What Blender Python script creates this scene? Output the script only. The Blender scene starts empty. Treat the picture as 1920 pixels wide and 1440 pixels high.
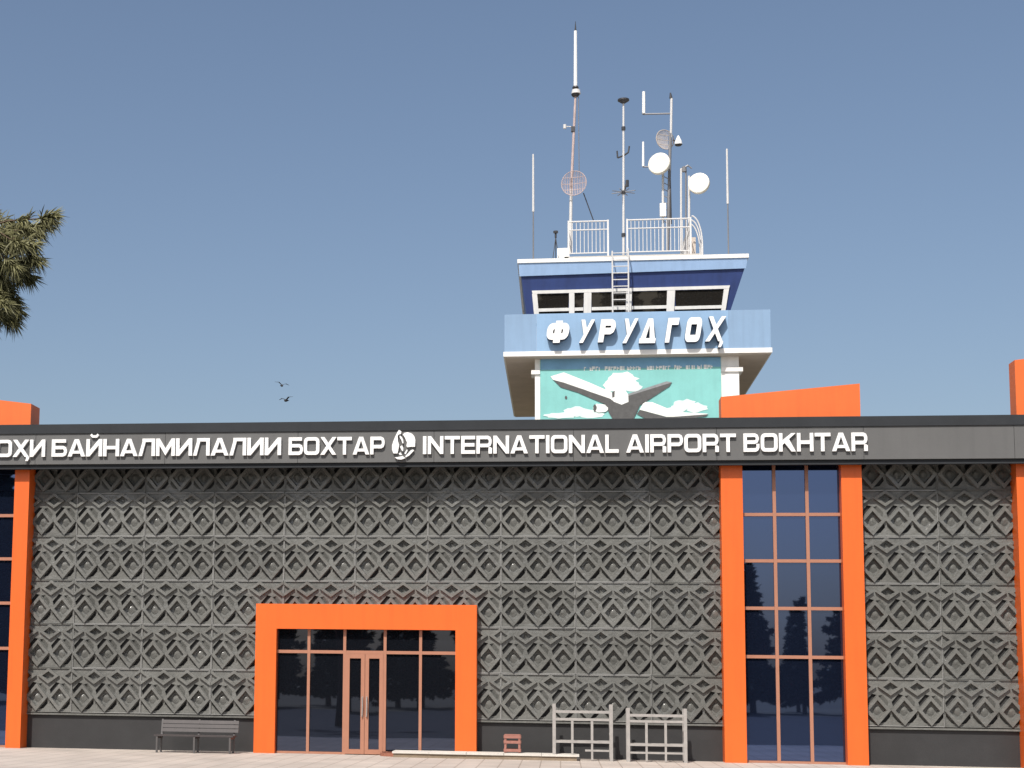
import bpy, bmesh, math, random
from mathutils import Vector, Matrix
from mathutils.geometry import tessellate_polygon
R = math.radians
rnd = random.Random(7)
scene = bpy.context.scene
COL = scene.collection

# ------------------------------------------------------------------ camera
F, PPX, PPY, YAW, PITCH, ROLL, DIST, EYE = 2985.76, 612.15, 928.06, -0.14641, 0.1165, 0.01384, 35.611, 1.6
cy, sy, cp, sp, cr, sr = math.cos(YAW), math.sin(YAW), math.cos(PITCH), math.sin(PITCH), math.cos(ROLL), math.sin(ROLL)
_f = Vector((sy*cp, cy*cp, sp)); _r0 = Vector((cy, -sy, 0)); _u0 = _r0.cross(_f)
_r = cr*_r0 + sr*_u0; _u = -sr*_r0 + cr*_u0
CAM = Vector((0, -DIST, EYE))
cam = bpy.data.cameras.new('camera'); cam_o = bpy.data.objects.new('camera', cam); COL.objects.link(cam_o)
cam.sensor_fit = 'HORIZONTAL'; cam.sensor_width = 36; cam.lens = F/1920*36
cam.shift_x = (960-PPX)/1920; cam.shift_y = (PPY-720)/1920
cam.clip_start = 0.1; cam.clip_end = 8000
m3 = Matrix((_r, _u, -_f)).transposed()
cam_o.matrix_world = Matrix.Translation(CAM) @ m3.to_4x4()
scene.camera = cam_o

# ------------------------------------------------------------------ sky, sun, exposure
SUN_EL, SUN_AZ = 50.0, 15.0       # azimuth: degrees to the left of straight behind the camera
w = bpy.data.worlds.new('World'); scene.world = w; w.use_nodes = True
nt = w.node_tree; nt.nodes.clear()
sky = nt.nodes.new('ShaderNodeTexSky'); sky.sky_type = 'NISHITA'; sky.sun_disc = False
sky.sun_elevation = R(SUN_EL); sky.sun_rotation = R(180+SUN_AZ)
sky.altitude = 400; sky.air_density = 1.0; sky.dust_density = 4.0; sky.ozone_density = 0.5
bg = nt.nodes.new('ShaderNodeBackground'); bg.inputs['Strength'].default_value = 0.122
out = nt.nodes.new('ShaderNodeOutputWorld')
nt.links.new(sky.outputs[0], bg.inputs[0]); nt.links.new(bg.outputs[0], out.inputs[0])
sl = bpy.data.lights.new('sun', 'SUN'); sl.energy = 4.9; sl.angle = R(0.55); sl.color = (1.0, 0.955, 0.89)
so = bpy.data.objects.new('sun', sl); COL.objects.link(so); so.location = (-20, -60, 80)
sdir = Vector((-math.sin(R(SUN_AZ))*math.cos(R(SUN_EL)), -math.cos(R(SUN_AZ))*math.cos(R(SUN_EL)), math.sin(R(SUN_EL))))
so.rotation_euler = sdir.to_track_quat('Z', 'Y').to_euler()
vs = scene.view_settings
vs.view_transform = 'Standard'; vs.look = 'None'; vs.exposure = 0.0; vs.gamma = 1.0; vs.use_curve_mapping = False
scene.cycles.use_denoising = True
scene.cycles.max_bounces = 8

# ------------------------------------------------------------------ pixel helpers (photo pixel -> point on a known plane)
def ray(x, y): return _f + (x-PPX)/F*_r - (y-PPY)/F*_u
def P(x, y, Y):
    d = ray(x, y); return CAM + d*((Y+DIST)/d.y)
def PP(x, y, o, n):
    d = ray(x, y); return CAM + d*((Vector(o)-CAM).dot(n)/d.dot(n))
def PG(x, y, Z=0.0):
    d = ray(x, y); return CAM + d*((Z-EYE)/d.z)
def PX(x, y, Y): return P(x, y, Y).x
def PZ(x, y, Y): return P(x, y, Y).z

# ------------------------------------------------------------------ materials
def mat(name, col, rough=0.6, metal=0.0, var=0.08, scale=3.0, bump=0.0, bscale=60.0, spec=0.5, coat=0.0, fine=0.0, stain=0.0):
    m = bpy.data.materials.new(name); m.use_nodes = True
    t = m.node_tree; b = t.nodes['Principled BSDF']
    b.inputs['Roughness'].default_value = rough; b.inputs['Metallic'].default_value = metal
    b.inputs['Specular IOR Level'].default_value = spec
    b.inputs['Coat Weight'].default_value = coat
    g = t.nodes.new('ShaderNodeNewGeometry')
    n = t.nodes.new('ShaderNodeTexNoise'); n.inputs['Scale'].default_value = scale; n.inputs['Detail'].default_value = 6
    n.inputs['Roughness'].default_value = 0.65
    t.links.new(g.outputs['Position'], n.inputs['Vector'])
    mr = t.nodes.new('ShaderNodeMapRange')
    mr.inputs[1].default_value = 0.25; mr.inputs[2].default_value = 0.75
    mr.inputs[3].default_value = 1-var; mr.inputs[4].default_value = 1+var
    t.links.new(n.outputs['Fac'], mr.inputs[0])
    last = mr.outputs[0]
    if fine:
        n2 = t.nodes.new('ShaderNodeTexNoise'); n2.inputs['Scale'].default_value = 45; n2.inputs['Detail'].default_value = 4
        t.links.new(g.outputs['Position'], n2.inputs['Vector'])
        m2 = t.nodes.new('ShaderNodeMapRange'); m2.inputs[1].default_value = .3; m2.inputs[2].default_value = .7
        m2.inputs[3].default_value = 1-fine; m2.inputs[4].default_value = 1+fine
        t.links.new(n2.outputs['Fac'], m2.inputs[0])
        mm = t.nodes.new('ShaderNodeMath'); mm.operation = 'MULTIPLY'
        t.links.new(last, mm.inputs[0]); t.links.new(m2.outputs[0], mm.inputs[1]); last = mm.outputs[0]
    if stain:                                   # rain streaks: noise stretched along the vertical
        mp = t.nodes.new('ShaderNodeMapping'); mp.inputs['Scale'].default_value = (7, 7, .5)
        t.links.new(g.outputs['Position'], mp.inputs[0])
        n3 = t.nodes.new('ShaderNodeTexNoise'); n3.inputs['Scale'].default_value = 1.0; n3.inputs['Detail'].default_value = 5
        t.links.new(mp.outputs[0], n3.inputs['Vector'])
        m4 = t.nodes.new('ShaderNodeMapRange'); m4.inputs[1].default_value = .45; m4.inputs[2].default_value = .75
        m4.inputs[3].default_value = 1.0; m4.inputs[4].default_value = 1-stain
        t.links.new(n3.outputs['Fac'], m4.inputs[0])
        mm = t.nodes.new('ShaderNodeMath'); mm.operation = 'MULTIPLY'
        t.links.new(last, mm.inputs[0]); t.links.new(m4.outputs[0], mm.inputs[1]); last = mm.outputs[0]
    mx = t.nodes.new('ShaderNodeVectorMath'); mx.operation = 'SCALE'
    mx.inputs[0].default_value = col[:3]; t.links.new(last, mx.inputs['Scale'])
    t.links.new(mx.outputs[0], b.inputs['Base Color'])
    if bump:
        nb = t.nodes.new('ShaderNodeTexNoise'); nb.inputs['Scale'].default_value = bscale; nb.inputs['Detail'].default_value = 5
        t.links.new(g.outputs['Position'], nb.inputs['Vector'])
        bp = t.nodes.new('ShaderNodeBump'); bp.inputs['Strength'].default_value = bump; bp.inputs['Distance'].default_value = 0.02
        t.links.new(nb.outputs['Fac'], bp.inputs['Height']); t.links.new(bp.outputs[0], b.inputs['Normal']); t.links.new(bp.outputs[0], b.inputs['Coat Normal'])
    return m
M = {}
M['orange'] = mat('orange_composite', (0.70, 0.120, 0.015), .42, var=.05, scale=.8, fine=.03, stain=.10, bump=.06, bscale=2.0)
M['orange_roof'] = mat('orange_roof_sheet', (0.69, 0.134, 0.023), .5, var=.06, scale=1.2, fine=.03, stain=.08)
M['frame'] = mat('copper_brown_frame', (0.36, 0.165, 0.105), .4, var=.06, scale=5)
M['grey'] = mat('grey_fascia_sheet', (0.104, 0.104, 0.103), .55, var=.06, scale=1.0, fine=.03, stain=.08, bump=.04, bscale=1.5)
M['coping'] = mat('anthracite_coping', (0.026, 0.029, 0.033), .7, var=.15, scale=2, spec=.25)
M['dark'] = mat('anthracite_plinth', (0.022, 0.022, 0.023), .6, var=.25, scale=1.5, fine=.08, bump=.1)
M['wall'] = mat('dark_backing_wall', (0.02, 0.02, 0.02), .8)
M['panel'] = mat('embossed_grey_metal', (0.136, 0.137, 0.128), .6, var=.12, scale=2.2, fine=.12, stain=.14, bump=.9, bscale=10.0, coat=.7, spec=.15)
M['panel'].node_tree.nodes['Principled BSDF'].inputs['Coat Roughness'].default_value = .20
M['panel'].node_tree.nodes['Principled BSDF'].inputs['Coat IOR'].default_value = 1.5
_t = M['panel'].node_tree; _b = _t.nodes['Principled BSDF']          # dusty and clean areas: the gloss comes and goes
_g = _t.nodes.new('ShaderNodeNewGeometry'); _n = _t.nodes.new('ShaderNodeTexNoise'); _n.inputs['Scale'].default_value = .75; _n.inputs['Detail'].default_value = 3
_t.links.new(_g.outputs['Position'], _n.inputs['Vector'])
_m = _t.nodes.new('ShaderNodeMapRange'); _m.inputs[1].default_value = .46; _m.inputs[2].default_value = .54; _m.inputs[3].default_value = 0.0; _m.inputs[4].default_value = 1.0
_oi = _t.nodes.new('ShaderNodeObjectInfo'); _mr = _t.nodes.new('ShaderNodeMapRange'); _mr.inputs[3].default_value = .90; _mr.inputs[4].default_value = 1.10
_t.links.new(_oi.outputs['Random'], _mr.inputs[0]); _old = _b.inputs['Base Color'].links[0].from_socket
_vs = _t.nodes.new('ShaderNodeVectorMath'); _vs.operation = 'SCALE'; _t.links.new(_old, _vs.inputs[0]); _t.links.new(_mr.outputs[0], _vs.inputs['Scale']); _t.links.new(_vs.outputs[0], _b.inputs['Base Color'])
_t.links.new(_n.outputs['Fac'], _m.inputs[0]); _t.links.new(_m.outputs[0], _b.inputs['Coat Weight'])
M['flange'] = mat('sun_tinted_panel_edge', (0.26, 0.26, 0.25), .4, metal=.2, var=.15, scale=4, fine=.1)  # lighter colour paints in the sun caught along the panel edges
M['letter'] = mat('white_letter_acrylic', (0.82, 0.82, 0.81), .4, var=.02)
M['letterside'] = mat('letter_return_navy', (0.03, 0.045, 0.09), .6)
M['lightblue'] = mat('light_blue_paint', (0.20, 0.31, 0.46), .6, var=.06, scale=1.5, fine=.03, stain=.10)
M['lightblue2'] = mat('pale_blue_paint', (0.23, 0.37, 0.55), .6, var=.05, scale=2.0, fine=.03, stain=.06)
M['bandblue'] = mat('band_blue_paint', (0.29, 0.43, 0.65), .55, var=.05, scale=2, stain=.10)
M['navy'] = mat('navy_paint', (0.022, 0.045, 0.16), .5, var=.12, scale=2, fine=.05, stain=.2)
M['white'] = mat('white_paint', (0.78, 0.77, 0.74), .55, var=.05, scale=3, fine=.03, stain=.10)
M['soffit'] = mat('grey_brown_render', (0.52, 0.45, 0.39), .85, var=.10, scale=1.5, fine=.06, stain=.05, bump=.15)
M['galv'] = mat('galvanised_steel', (0.38, 0.36, 0.34), .5, metal=.35, var=.15, scale=8)
M['pole'] = mat('white_pole_paint', (0.60, 0.59, 0.58), .5, var=.08, scale=6)
M['darkmetal'] = mat('dark_steel', (0.05, 0.05, 0.055), .5, metal=.3, var=.1)
M['greymetal'] = mat('grey_steel', (0.22, 0.22, 0.23), .5, metal=.4, var=.1)
M['rustpole'] = mat('red_white_faded_mast', (0.46, 0.36, 0.34), .6, var=.2, scale=6)
M['dish'] = mat('cream_dish', (0.76, 0.73, 0.64), .5, var=.05, scale=4, stain=.1)
M['concrete'] = mat('pale_concrete', (0.56, 0.53, 0.48), .85, var=.1, scale=3, fine=.08, bump=.2)
M['riser'] = mat('brown_riser', (0.22, 0.17, 0.12), .9, var=.2, scale=4, fine=.1)
M['roofgrey'] = mat('pale_roof_sheet', (0.45, 0.43, 0.40), .9, var=.15)
M['bench'] = mat('dark_brown_bench_wood', (0.05, 0.042, 0.042), .5, var=.2, scale=6)
M['iron'] = mat('bench_iron', (0.10, 0.095, 0.095), .5, metal=.3)
M['crate'] = mat('reddish_crate', (0.30, 0.13, 0.10), .7, var=.15, scale=9, fine=.1)
M['brick'] = mat('fired_brick', (0.28, 0.11, 0.07), .9, var=.2, scale=20, bump=.3)
M['bark'] = mat('pine_bark', (0.11, 0.075, 0.05), .95, var=.3, scale=14, bump=.6, bscale=30)
M['needle'] = mat('pine_needles', (0.17, 0.165, 0.075), .6, var=.45, scale=5)
M['conifer'] = mat('conifer_leaf', (0.035, 0.052, 0.020), .7, var=.35, scale=2)
M['bird'] = mat('dark_feather', (0.03, 0.028, 0.03), .8)
M['teal'] = mat('mural_teal', (0.19, 0.47, 0.45), .7, var=.13, scale=.9, fine=.03, stain=.06)
M['muralblueshade'] = mat('mural_blue_shade', (0.17, 0.36, 0.54), .7, var=.15, scale=2.5)  # blue paint with some balcony shade put into the colour
M['muralwhite'] = mat('mural_white', (0.74, 0.76, 0.73), .7, var=.08, scale=6)
M['muralcloud'] = mat('mural_cloud', (0.60, 0.72, 0.70), .7, var=.14, scale=4)
M['muraldark'] = mat('mural_dark', (0.075, 0.075, 0.075), .7, var=.25, scale=8)
M['muralgrey'] = mat('mural_grey', (0.22, 0.23, 0.24), .7, var=.2, scale=8)

def glass(name, col, ior, tint=(1, 1, 1)):
    m = bpy.data.materials.new(name); m.use_nodes = True
    t = m.node_tree; b = t.nodes['Principled BSDF']
    b.inputs['Base Color'].default_value = (*col, 1); b.inputs['Roughness'].default_value = .015
    b.inputs['IOR'].default_value = ior; b.inputs['Specular Tint'].default_value = (*tint, 1)
    g = t.nodes.new('ShaderNodeNewGeometry')
    n = t.nodes.new('ShaderNodeTexNoise'); n.inputs['Scale'].default_value = .9; n.inputs['Detail'].default_value = 1
    t.links.new(g.outputs['Position'], n.inputs['Vector'])
    bp = t.nodes.new('ShaderNodeBump'); bp.inputs['Strength'].default_value = .05; bp.inputs['Distance'].default_value = .02
    t.links.new(n.outputs['Fac'], bp.inputs['Height']); t.links.new(bp.outputs[0], b.inputs['Normal'])
    return m
M['glass'] = glass('coated_blue_glass', (0.006, 0.009, 0.020), 2.8, (.37, .52, 1.0))
M['glassdark'] = glass('dark_door_glass', (0.006, 0.007, 0.010), 2.1, (.55, .66, 1.0))
M['cabglass'] = glass('cab_glass', (0.02, 0.018, 0.016), 1.9)

def paving_mat():
    m = bpy.data.materials.new('beige_pavers'); m.use_nodes = True
    t = m.node_tree; b = t.nodes['Principled BSDF']; b.inputs['Roughness'].default_value = .85
    g = t.nodes.new('ShaderNodeNewGeometry')
    mp = t.nodes.new('ShaderNodeMapping'); mp.inputs['Rotation'].default_value = (0, 0, R(0))
    t.links.new(g.outputs['Position'], mp.inputs[0])
    br = t.nodes.new('ShaderNodeTexBrick'); br.inputs['Scale'].default_value = 1.0
    br.inputs['Brick Width'].default_value = .40; br.inputs['Row Height'].default_value = .40
    br.inputs['Mortar Size'].default_value = .012; br.offset = 0
    br.inputs['Color1'].default_value = (.48, .42, .37, 1); br.inputs['Color2'].default_value = (.43, .38, .335, 1)
    br.inputs['Mortar'].default_value = (.30, .25, .21, 1)
    t.links.new(mp.outputs[0], br.inputs['Vector'])
    n = t.nodes.new('ShaderNodeTexNoise'); n.inputs['Scale'].default_value = .7; n.inputs['Detail'].default_value = 7
    t.links.new(g.outputs['Position'], n.inputs['Vector'])
    mr = t.nodes.new('ShaderNodeMapRange'); mr.inputs[1].default_value = .3; mr.inputs[2].default_value = .7
    mr.inputs[3].default_value = .84; mr.inputs[4].default_value = 1.12
    t.links.new(n.outputs['Fac'], mr.inputs[0])
    mx = t.nodes.new('ShaderNodeVectorMath'); mx.operation = 'SCALE'
    t.links.new(br.outputs['Color'], mx.inputs[0]); t.links.new(mr.outputs[0], mx.inputs['Scale'])
    t.links.new(mx.outputs[0], b.inputs['Base Color'])
    bp = t.nodes.new('ShaderNodeBump'); bp.inputs['Strength'].default_value = .4; bp.inputs['Distance'].default_value = .01; bp.invert = True
    t.links.new(br.outputs['Fac'], bp.inputs['Height']); t.links.new(bp.outputs[0], b.inputs['Normal'])
    return m
M['paving'] = paving_mat()
M['asphalt'] = mat('forecourt_asphalt', (0.055, 0.055, 0.057), .9, var=.2, scale=.6, fine=.15, bump=.3)
M['earth'] = mat('dry_earth', (0.16, 0.14, 0.09), .95, var=.25, scale=.08, fine=.15, bump=.3, bscale=3)

# ------------------------------------------------------------------ mesh helpers
class MB:
    def __init__(s): s.v = []; s.f = []; s.m = []
    def add(s, vs, fs, mi=0):
        k = len(s.v); s.v += [tuple(v) for v in vs]
        for f in fs: s.f.append(tuple(i+k for i in f)); s.m.append(mi)
        return s
    def box(s, x0, x1, y0, y1, z0, z1, mi=0):
        x0, x1 = min(x0, x1), max(x0, x1); y0, y1 = min(y0, y1), max(y0, y1); z0, z1 = min(z0, z1), max(z0, z1)
        v = [(x0,y0,z0),(x1,y0,z0),(x1,y1,z0),(x0,y1,z0),(x0,y0,z1),(x1,y0,z1),(x1,y1,z1),(x0,y1,z1)]
        return s.add(v, [(3,2,1,0),(4,5,6,7),(0,1,5,4),(1,2,6,5),(2,3,7,6),(3,0,4,7)], mi)
    def hexa(s, a, b, mi=0):                  # two matching loops (front, back)
        n = len(a)
        fs = [tuple(range(n)), tuple(range(2*n-1, n-1, -1))]
        fs += [(i, i+n, (i+1) % n+n, (i+1) % n) for i in range(n)]
        return s.add(list(a)+list(b), fs, mi)
    def slab(s, pts, off, mi_front=0, mi_side=0):     # polygon pushed along a vector; pts is the front
        pts = [Vector(p) for p in pts]; off = Vector(off); n = len(pts)
        nr = Vector((0, 0, 0))
        for i in range(n):
            a, b = pts[i], pts[(i+1) % n]; nr += (a-pts[0]).cross(b-pts[0])
        if nr.dot(off) > 0: pts = pts[::-1]
        k = len(s.v); s.v += [tuple(p) for p in pts]+[tuple(p+off) for p in pts]
        s.f.append(tuple(range(k, k+n))); s.m.append(mi_front)
        s.f.append(tuple(range(k+2*n-1, k+n-1, -1))); s.m.append(mi_side)
        for i in range(n):
            j = (i+1) % n; s.f.append((k+i, k+i+n, k+j+n, k+j)); s.m.append(mi_side)
        return s
    def tube(s, p0, p1, r0, r1=None, n=8, mi=0):
        r1 = r0 if r1 is None else r1
        p0, p1 = Vector(p0), Vector(p1); d = (p1-p0).normalized()
        a = d.orthogonal().normalized(); b = d.cross(a)
        L0 = [p0+(a*math.cos(2*math.pi*i/n)+b*math.sin(2*math.pi*i/n))*r0 for i in range(n)]
        L1 = [p1+(a*math.cos(2*math.pi*i/n)+b*math.sin(2*math.pi*i/n))*r1 for i in range(n)]
        fs = [(i, (i+1) % n, (i+1) % n+n, i+n) for i in range(n)]+[tuple(range(n-1, -1, -1)), tuple(range(n, 2*n))]
        return s.add(L0+L1, fs, mi)
    def path(s, pts, r, n=6, mi=0):
        for a, b in zip(pts[:-1], pts[1:]): s.tube(a, b, r, r, n, mi)
        return s
    def lathe(s, c, axis, prof, n=20, mi=0):          # prof: (along, radius)
        c = Vector(c); d = Vector(axis).normalized(); a = d.orthogonal().normalized(); b = d.cross(a); vs = []; fs = []
        for (h, r) in prof:
            for i in range(n):
                t = 2*math.pi*i/n; vs.append(c+d*h+(a*math.cos(t)+b*math.sin(t))*r)
        for k in range(len(prof)-1):
            for i in range(n):
                j = (i+1) % n; fs.append((k*n+i, k*n+j, (k+1)*n+j, (k+1)*n+i))
        return s.add(vs, fs, mi)
    def mesh(s, name, mats):
        me = bpy.data.meshes.new(name); me.from_pydata(s.v, [], s.f)
        for m in (mats if isinstance(mats, (list, tuple)) else [mats]): me.materials.append(M[m])
        if any(s.m): me.polygons.foreach_set('material_index', s.m)
        me.update(); return me
    def build(s, name, mats, parent=None, smooth=False):
        me = s.mesh(name, mats)
        if smooth: me.polygons.foreach_set('use_smooth', [True]*len(me.polygons))
        return link(name, me, parent)
def link(name, me, parent=None, loc=None):
    o = bpy.data.objects.new(name, me); COL.objects.link(o)
    if parent is not None:
        o.parent = parent
        o.matrix_parent_inverse = PINV.get(parent.name, Matrix())
    if loc is not None: o.location = loc
    return o
PINV = {}
def thing(name, label, cat, loc, group=None):
    o = bpy.data.objects.new(name, None); COL.objects.link(o); o.location = loc; o.empty_display_size = .3
    PINV[o.name] = Matrix.Translation(-Vector(loc))
    return tag(o, label, cat, group)
def tag(o, label, cat, group=None):
    o['label'] = label; o['category'] = cat
    if group: o['group'] = group
    return o

# ------------------------------------------------------------------ setting
g = MB(); g.add([(-3000,-3000,-.02),(3000,-3000,-.02),(3000,3000,-.02),(-3000,3000,-.02)], [(0,1,2,3)])
go = g.build('ground', 'earth'); go['kind'] = 'structure'
g = MB(); g.box(-42, 42, -9.5, 3, -.015, 0.0)
go = g.build('pavement', 'paving'); go['kind'] = 'structure'

g = MB(); g.box(-60, 60, -46, -9.8, -.3, -.012)
go = g.build('road', 'asphalt'); go['kind'] = 'structure'
g = MB(); g.box(-60, 60, -9.799, -9.501, -.3, .006)
go = g.build('kerb', 'concrete'); go['kind'] = 'structure'
# ------------------------------------------------------------------ terminal building
YF, YP, YG, YPORT = -.75, -.48, -.22, -.42      # fascia front, pilaster front, bay glass, portal front
T = thing('terminal_building', 'long grey terminal with embossed metal cladding, orange columns and grey sign band', 'building', (-1, 3, 0))
Zfb = PZ(900, 865.5, YF); Zgt = PZ(900, 806, YF); Zft = PZ(900, 788, YF)
XL, XR = -16.2, 13.4
lp0, lp1 = PX(22, 1100, YP)-.02, PX(48, 1100, YP)                 # left bay inner pilaster
mp = [PX(x, 1100, YP) for x in (1354.5, 1395.5, 1582, 1621)]
rp0 = PX(1913, 1100, YP); rp1 = rp0+.44
lq1 = lp0-2.07; lq0 = lq1-.40
rq0 = rp1+2.07; rq1 = rq0+.44
XL, XR = lq0-.02, rq1+.02
MB().box(XL+.05, XR-.05, .05, 7.0, 0, Zfb+.3).build('wall', 'wall', T)
MB().box(XL+.05, XR-.05, .06, 7.0, Zfb+.3, Zft-.25).build('roof', 'roofgrey', T)
# sign band: separate sheets with narrow joints
nseg = 9
for i in range(nseg):
    a = XL+(XR-XL)*i/nseg; b = XL+(XR-XL)*(i+1)/nseg
    MB().box(a+.004, b-.004, YF, YF+.05, Zfb, Zgt).build('fascia_sheet', 'grey', T)
MB().box(XL+.01, XR-.01, YF+.05, .06, Zfb+.03, Zft-.02).build('fascia_core', 'coping', T)
MB().box(XL, XR, YF-.03, .1, Zgt+.001, Zft).build('coping', 'coping', T)
MB().box(XL+.02, XR-.02, YF+.055, YF+.16, Zfb-.10, Zfb+.03).build('drip_edge', 'coping', T)
# pilasters
for a, b in ((lq0, lq1), (lp0, lp1), (mp[0], mp[1]), (mp[2], mp[3]), (rp0, rp1), (rq0, rq1)):
    MB().box(a, b, YP, .05, 0, Zfb+.028).build('pilaster', 'orange', T)
# curtain walls of the three bays
rail_y = [965, 1052, 1141, 1232]
rails = [PZ(1480, y, YG) for y in rail_y]
def bay(x0, x1):
    cw = MB().box(x0, x1, YG+.03, .05, 0, Zfb+.02).build('curtain_wall', 'wall', T)
    n = 3; xs = [x0+(x1-x0)*i/n for i in range(n+1)]
    zs = [0.05]+sorted(rails)+[Zfb]
    for i in range(n):
        for j in range(len(zs)-1):
            c = Vector(((xs[i]+xs[i+1])/2, YG, (zs[j]+zs[j+1])/2)); dx = (xs[i+1]-xs[i])/2-.004; dz = (zs[j+1]-zs[j])/2-.004
            ax, az = rnd.uniform(-.003, .003), rnd.uniform(-.003, .003)
            q = [(c.x+sx*dx, c.y+sx*dx*ax+sz*dz*az, c.z+sz*dz) for sx, sz in ((-1,-1),(1,-1),(1,1),(-1,1))]
            MB().slab(q, (0, .012, 0)).build('pane', 'glass', cw)
    for i in range(1, n):
        MB().box(xs[i]-.035, xs[i]+.035, YG-.05, YG+.025, .05, Zfb-.002).build('mullion', 'frame', cw)
    for z in rails:
        for i in range(n):
            a = xs[i]+(.035 if i else .0); b = xs[i+1]-(.035 if i < n-1 else 0)
            MB().box(a+.001, b-.001, YG-.045, YG+.024, z-.035, z+.035).build('transom', 'frame', cw)
    MB().box(x0+.001, x1-.001, YG-.05, YG+.025, 0.002, .049).build('sill', 'frame', cw)
bay(mp[1], mp[2]); bay(lq1, lp0); bay(rp1, rq0)
# roof boxes over the bays
def roofbox(x0, z0t, x1, z1t, y0, y1):
    zb = Zft-.05
    a = [(x0,y0,zb),(x1,y0,zb),(x1,y0,z1t),(x0,y0,z0t)]; b = [(x,y1,z) for x, y, z in a]
    MB().hexa(a, b).build('roof_box', 'orange_roof', T)
YB = -.62
roofbox(PX(1352, 760, YB), PZ(1352, 744, YB), PX(1613, 760, YB), PZ(1613, 719, YB), YB, YB+.5)
xa, za = PX(58, 770, YB), PZ(58, 757, YB)
roofbox(lq0, za+.36, xa, za, YB, YB+.62)
xb = PX(1904, 720, YB)
roofbox(xb, PZ(1904, 675, YB), rq1, PZ(1904, 675, YB)+.3, YB, YB+.45)
# plinths and trims
zpl = PZ(900, 1350, -.05)
X1, X2, X3, X4 = lp1, mp[0], mp[3], rp0
po0, po1 = PX(478, 1250, YPORT), PX(893.5, 1250, YPORT)
for a, b in ((X1, po0), (po1, X2), (X3, X4)):
    MB().box(a+.001, b-.001, -.03, .049, 0, zpl-.05).build('plinth', 'dark', T)
    MB().box(a+.001, b-.001, -.10, .049, zpl-.045, zpl-.005).build('trim_rail', 'panel', T)
    MB().box(a+.001, b-.001, -.002, .049, zpl, Zfb+.02).build('backing_wall', 'wall', T)
MB().box(po0, po1, .0, .049, zpl, Zfb+.02).build('backing_wall', 'wall', T)
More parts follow.
